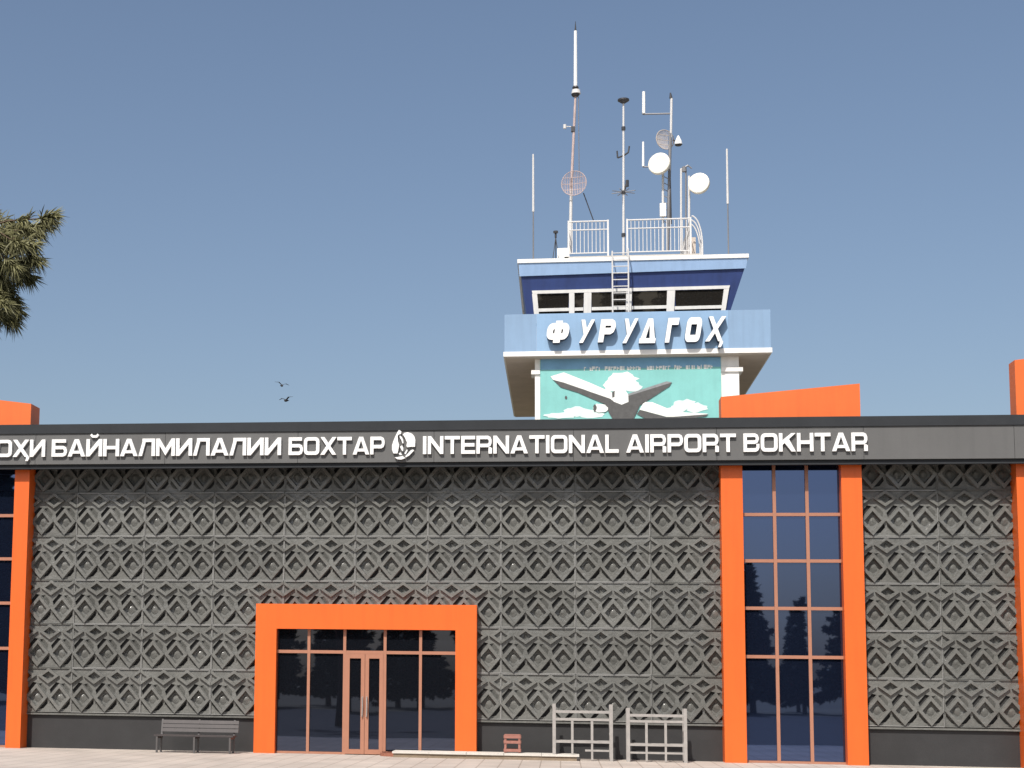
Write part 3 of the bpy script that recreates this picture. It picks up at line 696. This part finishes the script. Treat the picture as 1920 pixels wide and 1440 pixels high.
# mural
YM = YS-.03
def mp_(x, y): return (920+x/3.4286, 400+y/3.4286)
zm1 = zs_b-.02; zm0 = PZ(1180, 800, YM)-.9
MU = thing('airliner_mural', 'painted teal mural of a climbing white airliner among clouds below the balcony', 'mural', ((mux0+mux1)/2, YM, zm0))
MB().box(mux0, mux1, YM, YM+.08, zm0, zm1).build('board', 'teal', MU)
lay = [0]
def paint(name, pts, m, lvl):
    y = YM-.004*lvl
    v = [P(*mp_(a, b), y) for a, b in pts]
    return MB().slab(v, (0, .003, 0)).build(name, m, MU)
def blob(cx, cy_, rx, ry, n, sd):
    q = random.Random(sd); return [(cx+rx*math.cos(6.283*i/n)*q.uniform(.72, 1.1), cy_+ry*math.sin(6.283*i/n)*q.uniform(.72, 1.1)) for i in range(n)]
paint('blue_shade_band', [(322,925),(1478,925),(1478,985),(322,1006)], 'muralblueshade', 1)  # strip along the top: part blue paint, part painted balcony shade
for k, (cx, cy_, rx, ry) in enumerate(((560,1275,90,34),(640,1290,110,28),(450,1300,110,22),(1250,1230,85,36),(1320,1250,80,34),(1200,1262,70,28))):
    paint('cloud', blob(cx, cy_, rx, ry, 18, k+40), 'muralcloud', 1 if k in (0, 3) else (2 if k in (1, 4) else 3))
paint('cloud', blob(850,1075,105,58,20,91), 'muralwhite', 1)
paint('cloud', blob(780,1105,62,42,16,92), 'muralwhite', 2)
paint('cloud', blob(915,1115,60,42,16,93), 'muralcloud', 2)
paint('wing_top', [(385,1048),(470,1022),(640,1090),(800,1160),(790,1205),(600,1132),(400,1070)], 'muralwhite', 4)
paint('wing_underside', [(402,1070),(470,1088),(620,1140),(770,1192),(812,1228),(760,1238),(560,1152),(450,1118)], 'muraldark', 5)
paint('right_wing_edge', [(866,1166),(1130,1080),(1166,1086),(1100,1110),(880,1182)], 'muralgrey', 4)
paint('right_wing', [(870,1178),(1165,1087),(1150,1112),(965,1232),(880,1244)], 'muraldark', 5)
paint('belly', [(752,1190),(800,1212),(885,1206),(962,1230),(935,1290),(905,1345),(800,1345),(765,1290),(738,1236)], 'muraldark', 6)
paint('tail_plane', [(985,1212),(1040,1214),(1190,1276),(1400,1288),(1340,1306),(1130,1308),(958,1262)], 'muralwhite', 5)
paint('tail_strip', [(958,1264),(1130,1311),(1400,1291),(1385,1304),(1150,1338),(1030,1338),(940,1290)], 'muraldark', 6)  # dark strip of the painted aircraft below its tail plane
paint('nose', [(776,1165),(800,1130),(830,1108),(862,1130),(884,1165),(886,1212),(842,1230),(790,1210)], 'muralwhite', 7)
paint('cockpit', [(780,1150),(798,1140),(796,1180),(782,1185)], 'muraldark', 8)
paint('engine', blob(705,1250,52,32,14,5), 'muralwhite', 7)
paint('intake', blob(670,1250,12,24,10,6), 'muraldark', 8)
paint('speck', blob(485,1184,9,12,8,8), 'muraldark', 4)
q = random.Random(3); x = 600
mb = MB()
while x < 1430:                                  # worn, no longer readable row of small painted letters
    wd = q.uniform(14, 24)
    if q.random() > .12:
        yb = 1012-(x-600)*.016; yy = YM-.008
        hh = q.uniform(22, 28)
        for (u0, u1, v0, v1) in ((0, .35, 0, 1), (.35, 1, q.choice((0, .38, .72)), q.choice((.75, 1)))):
            if v1-v0 < .1: continue
            mb.slab([P(*mp_(x+u*wd*.8, yb-v*hh), yy) for u, v in ((u0,v0),(u1,v0),(u1,v1),(u0,v1))], (0, .003, 0))
    x += wd
mb.build('worn_lettering', 'muralwhite', MU)

# ------------------------------------------------------------------ antennas on the tower roof
def whip(x, y0, ym, y1, Y, label):
    b, m_, t = P(x, y1, Y), P(x, ym, Y), P(x, y0, Y)
    o = thing('whip_antenna', label, 'antenna', (b.x, Y, zr), 'whip antennas on the tower roof corners')
    MB().tube((b.x, Y, zr), (b.x, Y, m_.z), .022, .018).build('rod', 'greymetal', o)
    MB().tube((b.x, Y, m_.z), (b.x, Y, t.z), .034, .026).lathe((b.x, Y, t.z), (0, 0, 1), [(0, .026), (.03, .0)], 8).build('radome', 'pole', o)
    MB().lathe((b.x, Y, zr), (0, 0, 1), [(0, .0), (0, .09), (.03, .09), (.06, .03)], 12).build('foot', 'greymetal', o)
whip(1000, 290, 397, 488, YC+.6, 'slim white whip antenna standing alone left of the railings')
whip(1366, 280, 382, 474, YC+.6, 'slim white whip antenna standing alone right of the dishes')
def dish(parent, px, py, Y, rx, face, mname='dish', grid=False):
    c = P(px, py, Y); s = (DIST+Y)/F; r = rx*s
    ax = Vector(face).normalized()
    if not grid:
        prof = [(.06, 0), (.07, r*.35), (.085, r*.7), (.10, r*.95), (.09, r), (-.02, r), (-.10, r*.7), (-.16, r*.3), (-.17, 0)]
        MB().lathe(c, ax, prof, 32).build('dish', mname, parent, smooth=True)
        MB().lathe(c, ax, [(-.32, 0), (-.32, .09), (-.15, .09), (-.15, 0)], 12).build('dish_mount', 'greymetal', parent)
    else:
        a = ax.orthogonal().normalized(); a = Vector((0, 0, 1)).cross(ax).normalized(); b = ax.cross(a); mb = MB()
        n = 15
        for i in range(n):
            u = -1+2*(i+.5)/n; h = math.sqrt(max(0, 1-u*u)); pts = []
            for k in range(7):
                v = h*(-1+2*k/6); pts.append(c+a*(u*r)+b*(v*r)+ax*(.22*r*(u*u+v*v)))
            mb.path(pts, .009, 5)
        ring_ = [c+a*(r*math.cos(6.2832*i/24))+b*(r*math.sin(6.2832*i/24))+ax*.22*r for i in range(25)]
        mb.path(ring_, .012, 5)
        for v in (-.5, 0, .5):
            h = math.sqrt(1-v*v); mb.path([c+a*(h*r*(-1+2*k/6))+b*(v*r)+ax*(.22*r*((h*(-1+2*k/6))**2+v*v)) for k in range(7)], .009, 5)
        mb.build('grid_dish', mname, parent)
# tall mast with white tube top
YA = YR+.9
A1 = thing('radio_mast', 'tallest antenna mast with thick white tube at its top and grid dish', 'mast', (PX(1070, 470, YA), YA, zpl_))
def AP(x, y): return P(x, y, YA)
MB().tube(AP(1069, 476), AP(1071, 355), .05, .045).build('mast_base', 'pole', A1)
MB().tube(AP(1071, 355), AP(1079, 180), .042, .035).build('mast_pole', 'rustpole', A1)
for dx in (9, ):
    MB().tube(AP(1080+dx*.5, 182), AP(1086, 335), .012).build('cable', 'greymetal', A1)
MB().lathe(AP(1079, 181), (0, 0, 1), [(0, 0), (0, .09), (.06, .13), (.08, .0)], 14).build('clamp', 'darkmetal', A1)
MB().lathe(AP(1080, 176), (0, 0, 1), [(0, 0), (0, .14), (.12, .12), (.15, 0)], 14).build('balun', 'pole', A1)
MB().lathe(AP(1079, 165), (0, 0, 1), [(0, 0), (0, .10), (.05, .08), (.07, 0)], 12).build('collar', 'darkmetal', A1)
MB().tube(AP(1079, 162), AP(1079, 58), .055, .045, 10).build('tube_aerial', 'letter', A1)
MB().tube(AP(1079, 58), AP(1079, 40), .03, .006).build('tip', 'darkmetal', A1)
MB().tube(AP(1076, 238), AP(1059, 237), .015).lathe(AP(1059, 241), (0, 0, 1), [(0, 0), (0, .05), (.12, .05), (.14, 0)], 10).build('side_sensor', 'pole', A1)
MB().box(AP(1074, 247).x-.05, AP(1074, 247).x+.06, YA-.06, YA+.06, AP(1074, 247).z, AP(1074, 238).z).build('junction_box', 'darkmetal', A1)
dish(A1, 1077, 345, YA-.1, 24, (-.2, -1, .0), 'rustpole', True)
MB().tube(AP(1094, 362), AP(1113, 414), .016).build('brace', 'darkmetal', A1)
# slim mast with black disc
YB2 = YR+.35
B1 = thing('disc_mast', 'slim white mast with black disc on top and cross arms behind the ladder', 'mast', (PX(1169, 475, YB2), YB2, zpl_))
def BP(x, y): return P(x, y, YB2)
MB().tube(BP(1169, 478), BP(1169, 190), .036, .028).build('mast_pole', 'pole', B1)
MB().lathe(BP(1169, 195), (0, 0, 1), [(0, 0), (.02, .05), (.10, .17), (.14, .17), (.17, 0)], 16).build('top_disc', 'darkmetal', B1)
for y in (240, 360, 440): MB().lathe(BP(1169, y+4), (0, 0, 1), [(0, 0), (0, .06), (.10, .06), (.1, 0)], 10).build('clamp', 'darkmetal', B1)
MB().path([BP(1157, 283), BP(1158, 296), BP(1169, 292), BP(1178, 286), BP(1180, 274)], .024).build('cup_arm', 'darkmetal', B1)
for a in range(4):
    t = R(25+a*45); c = BP(1169, 360); v = Vector((math.cos(t), math.sin(t), 0))*.36
    MB().tube(c-v, c+v, .013).build('dipole', 'greymetal', B1)
MB().tube(BP(1171, 356), BP(1176, 340), .03).tube(BP(1176, 350), BP(1176, 338), .05).build('side_sensor', 'darkmetal', B1)
# mast with twin dipoles, dish and lamp
YD2 = YR+1.6
C1 = thing('dipole_mast', 'mast carrying two upright white dipoles, round dish and white lamp', 'mast', (PX(1254, 460, YD2), YD2, zpl_))
def CPt(x, y): return P(x, y, YD2)
MB().tube(CPt(1252, 470), CPt(1257, 250), .05, .045).build('mast_base', 'greymetal', C1)
MB().tube(CPt(1258, 258), CPt(1259, 184), .036).build('mast_pole', 'pole', C1)
MB().tube(CPt(1258, 184), CPt(1257, 174), .05, .02).build('tip', 'darkmetal', C1)
MB().tube(CPt(1205, 214), CPt(1259, 213), .026).tube(CPt(1205, 214), CPt(1207, 205), .03).build('cross_arm', 'greymetal', C1)
MB().tube(CPt(1207, 213), CPt(1207, 172), .05, .045).build('dipole', 'letter', C1)
MB().tube(CPt(1206, 312), CPt(1206, 266), .038, .03).build('dipole', 'letter', C1)
MB().tube(CPt(1205, 313), CPt(1250, 312), .022).build('cross_arm', 'greymetal', C1)
dish(C1, 1245, 263, YD2+.2, 19, (.5, -1, .0), 'soffit', True)
MB().tube(CPt(1262, 262), CPt(1273, 268), .02).lathe(CPt(1272, 273), (0, 0, 1), [(0, 0), (0, .09), (.05, .12)], 12).build('lamp_base', 'darkmetal', C1)
MB().lathe(CPt(1272, 271), (0, 0, 1), [(0, .12), (.10, .10), (.26, .03), (.29, 0)], 14).build('lamp', 'letter', C1)
MB().tube(CPt(1243, 470), CPt(1243, 300), .036).build('dish_pole', 'pole', C1)
dish(C1, 1237, 308, YD2-.25, 21, (-.38, -1, .12))
cbx = CPt(1243, 395); MB().box(cbx.x-.10, cbx.x+.08, YD2-.18, YD2-.04, CPt(1243, 408).z, CPt(1243, 384).z).build('equipment_box', 'letter', C1)
MB().tube(CPt(1256, 330), CPt(1258, 420), .03).build('strut', 'darkmetal', C1)
for i in range(8):
    z = 330+i*12; MB().tube(CPt(1243, z), CPt(1256, z+7), .012).build('lattice_bar', 'greymetal', C1)
# two poles with the second dish
YE = YR+1.1
D1 = thing('dish_mast', 'short twin pole mast with round cream dish beside the curved hoops', 'mast', (PX(1287, 465, YE), YE, zpl_))
def DP(x, y): return P(x, y, YE)
MB().tube(DP(1277, 470), DP(1277, 316), .03).build('mast_pole', 'pole', D1)
MB().tube(DP(1286, 470), DP(1286, 318), .026).build('mast_pole', 'greymetal', D1)
MB().tube(DP(1292, 470), DP(1292, 330), .036).build('mast_pole', 'pole', D1)
MB().tube(DP(1276, 318), DP(1290, 310), .026).tube(DP(1290, 310), DP(1297, 316), .02).build('head_arm', 'greymetal', D1)
MB().lathe(DP(1283, 322), (0, 0, 1), [(0, 0), (0, .07), (.14, .07), (.18, 0)], 10).build('camera_head', 'greymetal', D1)
MB().tube(DP(1292, 346), DP(1306, 346), .03).build('dish_arm', 'greymetal', D1)
dish(D1, 1311, 345, YE-.25, 20, (-.30, -1, .08))
# small tripod
tb = P(1042, 470, YR)
K1 = thing('weather_tripod', 'small dark tripod instrument at the left end of roof railings', 'instrument', (tb.x, YR, zr))
for a in (90, 210, 330): MB().tube((tb.x+.16*math.cos(R(a)), YR+.16*math.sin(R(a)), zr), (tb.x, YR, P(1042, 445, YR).z), .012, n=6).build('leg', 'darkmetal', K1)
MB().tube((tb.x, YR, P(1042, 446, YR).z), (tb.x, YR, P(1042, 436, YR).z), .03).lathe((tb.x, YR, P(1042, 437, YR).z), (0, 0, 1), [(0, 0), (.0, .07), (.06, .07), (.07, 0)], 10).build('head', 'darkmetal', K1)

# ------------------------------------------------------------------ small things before the facade
# step slab
ys0, ys1 = YPORT-.02, -1.15
st0, st1 = PX(738, 1405, -.8), PX(1086, 1405, -.8)
SP = thing('entrance_step', 'low step with pale slab top lying before the entrance and black plinth', 'step', ((st0+st1)/2, ys1, 0))
MB().hexa([(st0+.02,ys1+.03,0),(st1-.05,ys1+.03,0),(st1-.06,ys1+.03,.085),(st0+.03,ys1+.03,.085)], [(st0+.02,ys0,0),(st1-.05,ys0,0),(st1-.06,ys0,.085),(st0+.03,ys0,.085)]).build('riser', 'riser', SP)
nsl = 5
for i in range(nsl):
    a_ = st0+(st1-st0)*i/nsl; b_ = st0+(st1-st0)*(i+1)/nsl; dz = rnd.uniform(-.003, 0)
    MB().box(a_+.004, b_-.004, ys1+rnd.uniform(-.008, .008), ys0, .0855, .13+dz).build('slab', 'concrete', SP)
# bench
def bench():
    Y = -1.05; x0, x1 = PX(292, 1390, Y), PX(440, 1390, Y); o = thing('bench', 'dark brown slatted bench with backrest against the black plinth', 'bench', ((x0+x1)/2, Y, 0))
    L = x1-x0; zs = .36
    for i in range(4): MB().box(x0, x1, Y-.20+i*.105, Y-.20+i*.105+.085, zs, zs+.03).build('seat_slat', 'bench', o)
    for i in range(3):
        z = zs+.09+i*.09; y = Y+.22+i*.025; MB().slab([(x0+.08, y, z), (x1+.03, y, z), (x1+.03, y+.02, z+.075), (x0+.08, y+.02, z+.075)], (0, .025, 0)).build('back_slat', 'bench', o)
    for x in (x0+.05, (x0+x1)/2, x1-.09):
        mb = MB(); mb.box(x, x+.04, Y-.19, Y-.15, 0, zs-.001).box(x, x+.04, Y+.18, Y+.22, 0, zs-.001).box(x, x+.04, Y-.149, Y+.179, zs-.05, zs-.002)
        mb.hexa([(x,Y+.245,zs+.005),(x+.04,Y+.245,zs+.005),(x+.04,Y+.285,zs+.005),(x,Y+.285,zs+.005)], [(x,Y+.31,zs+.36),(x+.04,Y+.31,zs+.36),(x+.04,Y+.35,zs+.36),(x,Y+.35,zs+.36)])
        mb.box(x, x+.04, Y+.2205, Y+.285, zs-.05, zs+.004)
        mb.build('leg', 'iron', o)
bench()
# steel barrier frames
def barrier(xa, xb, ytop, rails_px, vert_px, low_px, foot_px, label, za=0.0):
    Y = -.95; dY = .34
    x0, x1 = PX(xa, 1370, Y), PX(xb, 1370, Y); zt = PZ((xa+xb)/2, ytop, Y)
    o = thing('steel_barrier', label, 'barrier', ((x0+x1)/2, Y, 0), 'steel barrier frames by the plinth')
    xm = (xa+xb)/2; zr_ = [PZ(xm, y, Y) for y in rails_px]; zlw = PZ(xm, low_px, Y); zft = max(.03, PZ(xm, foot_px, Y))
    for x, zb_ in ((x0, za), (x1, 0)):
        for dy in (0, dY): MB().box(x-.035, x+.035, Y+dy-.03, Y+dy+.03, zb_, zt-(.02 if dy else 0)).build('post', 'galv', o)
        MB().box(x-.02, x+.02, Y+.031, Y+dY-.031, zr_[0]-.02, zr_[0]+.02).build('side_rail', 'galv', o)
        MB().box(x-.02, x+.02, Y+.031, Y+dY-.031, zlw-.02, zlw+.02).build('side_rail', 'galv', o)
    for z, dy in ((zr_[0], 0), (zr_[1], 0), (zlw, 0), (zr_[0], dY), (zlw, dY)):
        MB().box(x0+.036, x1-.036, Y+dy-.024, Y+dy+.024, z-.026, z+.026).build('rail', 'galv', o)
    MB().box((x0+x1)/2+.05 if za else x0+.036, x1-.036, Y-.02, Y+.02, zft-.02, zft+.02).build('foot_rail', 'galv', o)
    for xp in vert_px:
        x = PX(xp, 1370, Y); MB().box(x-.026, x+.026, Y-.02, Y+.02, zlw+.027, zr_[1]-.027).build('upright', 'galv', o)
        MB().box(x-.022, x+.022, Y-.018, Y+.018, za+.001 if (za and x < st1+.03) else .02, zlw-.027).build('upright', 'galv', o)
barrier(1039, 1146, 1320, (1335, 1349), (1073, 1110), 1391, 1407, 'grey steel barrier frame with thin uprights, one end on the pale step', .131)
barrier(1178, 1285, 1328, (1342, 1353), (1212, 1248), 1397, 1412, 'grey steel barrier frame with thicker uprights between the step and orange column')
# crate on the step
cx0, cx1 = PX(946, 1390, -.7), PX(976, 1390, -.7)
CR = thing('crate', 'small reddish slatted crate standing on the pale step', 'crate', ((cx0+cx1)/2, -.7, .13))
hc = .40
for x in (cx0, cx1-.045):
    for y in (-.86, -.58): MB().box(x, x+.045, y, y+.04, .131, .131+hc-.03).build('corner_post', 'crate', CR)
for z in (.155, .33, .44):
    for y in (-.875, -.538): MB().box(cx0-.005, cx1+.005, y, y+.013, z, z+.06).build('slat', 'crate', CR)
    for x in (cx0-.014, cx1+.001): MB().box(x, x+.013, -.86, -.54, z, z+.06).build('slat', 'crate', CR)
MB().box(cx0+.001, cx1-.001, -.86, -.54, .131+hc-.029, .131+hc-.010).build('lid', 'crate', CR)
# broken bricks holding the door
for i, (x, y, a) in enumerate(((724, -.62, .3), (731, -.80, -.4))):
    o = MB().box(-.12, .12, -.06, .06, 0, .07).add([(-.1,-.05,.0705),(.06,-.05,.0705),(.04,.05,.10),(-.09,.05,.10)], [(0,1,2,3),(0,3,2,1)]).build('brick', 'brick')
    o.location = (PX(x, 1405, y), y, 0.001); o.rotation_euler = (0, 0, a)
    tag(o, ('loose red brick at the foot of the right door leaf', 'loose red brick on the paving touching the pale step')[i], 'brick', 'bricks by the entrance door')
# birds
for i, (x, y, Y, r, lb) in enumerate(((528, 723, 20, .5, 'tiny dark bird gliding higher above the roofline'), (537, 751, 16, -.4, 'tiny dark bird with raised wings just above the roofline'))):
    c = P(x, y, Y); o = thing('bird', lb, 'bird', c, 'birds above the roof')
    body = MB().lathe((0, -.14, 0), (0, 1, 0), [(0, 0), (.03, .03), (.10, .045), (.2, .03), (.3, .006), (.34, 0)], 8)
    b = bpy.data.objects.new('body', body.mesh('body', 'bird')); COL.objects.link(b); b.parent = o
    for s in (-1, 1):
        wg = MB().slab([(0, -.05, .02), (s*.13, -.07, .10), (s*.28, .0, .07), (s*.13, .03, .09), (0, .06, .02)], (0, 0, .008))
        q = bpy.data.objects.new('wing', wg.mesh('wing', 'bird')); COL.objects.link(q); q.parent = o
    o.rotation_euler = (.2, .3*r, r)

# ------------------------------------------------------------------ pine whose branch reaches into the picture
def pine():
    YT_ = -20.0; q = random.Random(11)
    base = Vector((PX(-330, 800, YT_), YT_, 0))
    o = thing('pine_tree', 'olive green pine whose drooping branch reaches in from the left', 'tree', base)
    mb = MB(); pts = [base+Vector((q.uniform(-.08, .08), q.uniform(-.08, .08), z)) for z in (0, 1.5, 3, 4.5, 6, 7.5, 9)]
    for i in range(6): mb.tube(pts[i], pts[i+1], .19-.026*i, .19-.026*(i+1), 10)
    mb.build('trunk', 'bark', o)
    br = MB(); ne = MB()
    def tuft(p, d, n, L):
        d = d.normalized()
        for i in range(n):
            a = Vector((q.gauss(0, 1), q.gauss(0, 1), q.gauss(0, 1))).normalized()
            v = (d*q.uniform(.5, 1.1)+a*.75+Vector((0, 0, -.18))).normalized()*L*q.uniform(.6, 1.15)
            s = v.cross(Vector((q.gauss(0, 1), q.gauss(0, 1), q.gauss(0, 1)))).normalized()*.0055
            b0 = p-d*q.uniform(0, .16)
            k = len(ne.v); mid = b0+v*.55+Vector((0, 0, .012)); e = b0+v+Vector((0, 0, -.03*q.random()))
            ne.v += [tuple(b0-s), tuple(b0+s), tuple(mid+s), tuple(e), tuple(mid-s)]; ne.f.append((k, k+1, k+2, k+3, k+4)); ne.m.append(0)
    def limb(a, b, r, tufts, n=130, L=.19):
        mid = (a+b)/2+Vector((q.uniform(-.1, .1), q.uniform(-.1, .1), .12)); br.tube(a, mid, r, r*.7, 7); br.tube(mid, b, r*.7, r*.35, 7)
        for t in tufts:
            t = Vector(t); s = mid.lerp(b, q.random()); m2 = (s+t)/2+Vector((0, 0, .06))
            br.tube(s, m2, .012, .009, 5); br.tube(m2, t, .009, .005, 5)
            d = (t-m2); tuft(t, d, n, L); tuft(m2.lerp(t, .45), d, n//2, L*.9)
    def T_(x, y, dy=0): return P(x, y, YT_+dy)
    limb(pts[5], T_(-40, 470), .06, [T_(x, y, q.uniform(-.35, .35)) for x, y in ((92,418),(99,408),(72,440),(50,432),(28,436),(4,440),(62,462),(40,462),(20,470),(-8,462),(70,492),(48,496),(26,500),(2,500),(54,522),(32,524),(10,530),(-12,520),(-30,480),(-50,450),(-60,500))], 150)
    limb(pts[4], T_(-30, 560), .05, [T_(x, y, q.uniform(-.3, .3)) for x, y in ((16,545),(2,552),(28,565),(10,574),(34,585),(18,596),(24,606),(-4,590),(-22,570),(-40,600),(-20,610))], 140)
    for i in range(16):                      # the rest of the crown, outside the frame
        z = q.uniform(4.2, 9.2); a = q.uniform(R(95), R(265)) if i < 11 else q.choice((R(80), R(-80)))
        l = q.uniform(.9, 2.0)*(1.25-z/14); s = Vector((base.x, base.y, z)); e = s+Vector((math.cos(a)*l, math.sin(a)*l, q.uniform(-.1, .4)))
        limb(s, e, .04, [e+Vector((q.uniform(-.4, .4), q.uniform(-.4, .4), q.uniform(-.35, .3))) for _ in range(9)], 60, .2)
    br.build('branch', 'bark', o); ne.build('crown', 'needle', o)
pine()

# ------------------------------------------------------------------ conifers across the forecourt (they show as reflections in the glass)
def conifer_mesh(sd, H, RW):
    q = random.Random(sd); tr = MB(); tr.tube((0, 0, 0), (0, 0, H*.5), .2, .12, 8); tr.tube((0, 0, H*.5), (0, 0, H*.98), .12, .01, 8)
    cr_ = MB(); z = H*.12
    while z < H:
        k = (z/H); rr = RW*(1-k)**.8*q.uniform(.8, 1.15)+.12; n = int(5+7*(1-k))
        for i in range(n):
            a = q.uniform(0, 6.283); l = rr*q.uniform(.65, 1.1)
            d = Vector((math.cos(a), math.sin(a), q.uniform(-.35, .1)))
            m_ = max(3, int(l*11))
            for j in range(m_):
                p = Vector((0, 0, z))+d*l*(j+.6)/m_; s = .22+.1*q.random()
                for _ in range(3):
                    u = Vector((q.gauss(0, 1), q.gauss(0, 1), q.gauss(0, .6))).normalized()*s; v = u.cross(Vector((q.gauss(0, 1), q.gauss(0, 1), q.gauss(0, 1)))).normalized()*s*.45
                    c = p+Vector((q.gauss(0, .07), q.gauss(0, .07), q.gauss(0, .07)))
                    cr_.add([c-u, c+v, c+u, c-v], [(0, 1, 2, 3)])
        z += H*.028
    return tr.mesh('trunk', 'bark'), cr_.mesh('crown', 'conifer')
cm = [conifer_mesh(s, H, RW) for s, H, RW in ((1, 9.0, 2.0), (2, 10.0, 1.8), (3, 8.0, 2.2))]
spots = [(-36, -52, 0, 1.9), (-31.5, -50.5, 1, 1.8), (-28, -53, 2, 2.0), (-23, -51, 0, .9), (-19, -52.5, 1, 1.0), (-15.5, -50.5, 2, 1.0), (-11.5, -52, 0, 1.05), (-7.5, -51, 1, .85), (-4, -53, 2, 1.1),
         (0, -51, 0, .95), (4, -52, 1, .9), (7.8, -51, 2, 1.0), (10.1, -53, 0, .92), (12.5, -52.5, 1, .62), (15.2, -50.5, 1, 1.02), (19, -52, 2, 1.2), (23, -51, 0, 1.1), (27, -52, 1, 1.0)]
spots += [(-40+i*4.4, -57+((i*7) % 3), (i+1) % 3, .62+.05*((i*5) % 4)) for i in range(17)]
for i, (x, y, k, s) in enumerate(spots):
    o = bpy.data.objects.new('conifer_tree', None); COL.objects.link(o); o.location = (x, y, -.02); o.scale = (s, s, s); o.rotation_euler = (0, 0, i*1.3)
    if i < 18: tag(o, 'tall dark conifer in the front row across the forecourt, mirrored in the glass', 'tree', 'front row of conifers facing the terminal')
    else: tag(o, 'short dark conifer in the back row across the forecourt, mirrored in the glass', 'tree', 'back row of conifers facing the terminal')
    for nm, me in zip(('trunk', 'crown'), cm[k]):
        c = bpy.data.objects.new(nm, me); COL.objects.link(c); c.parent = o
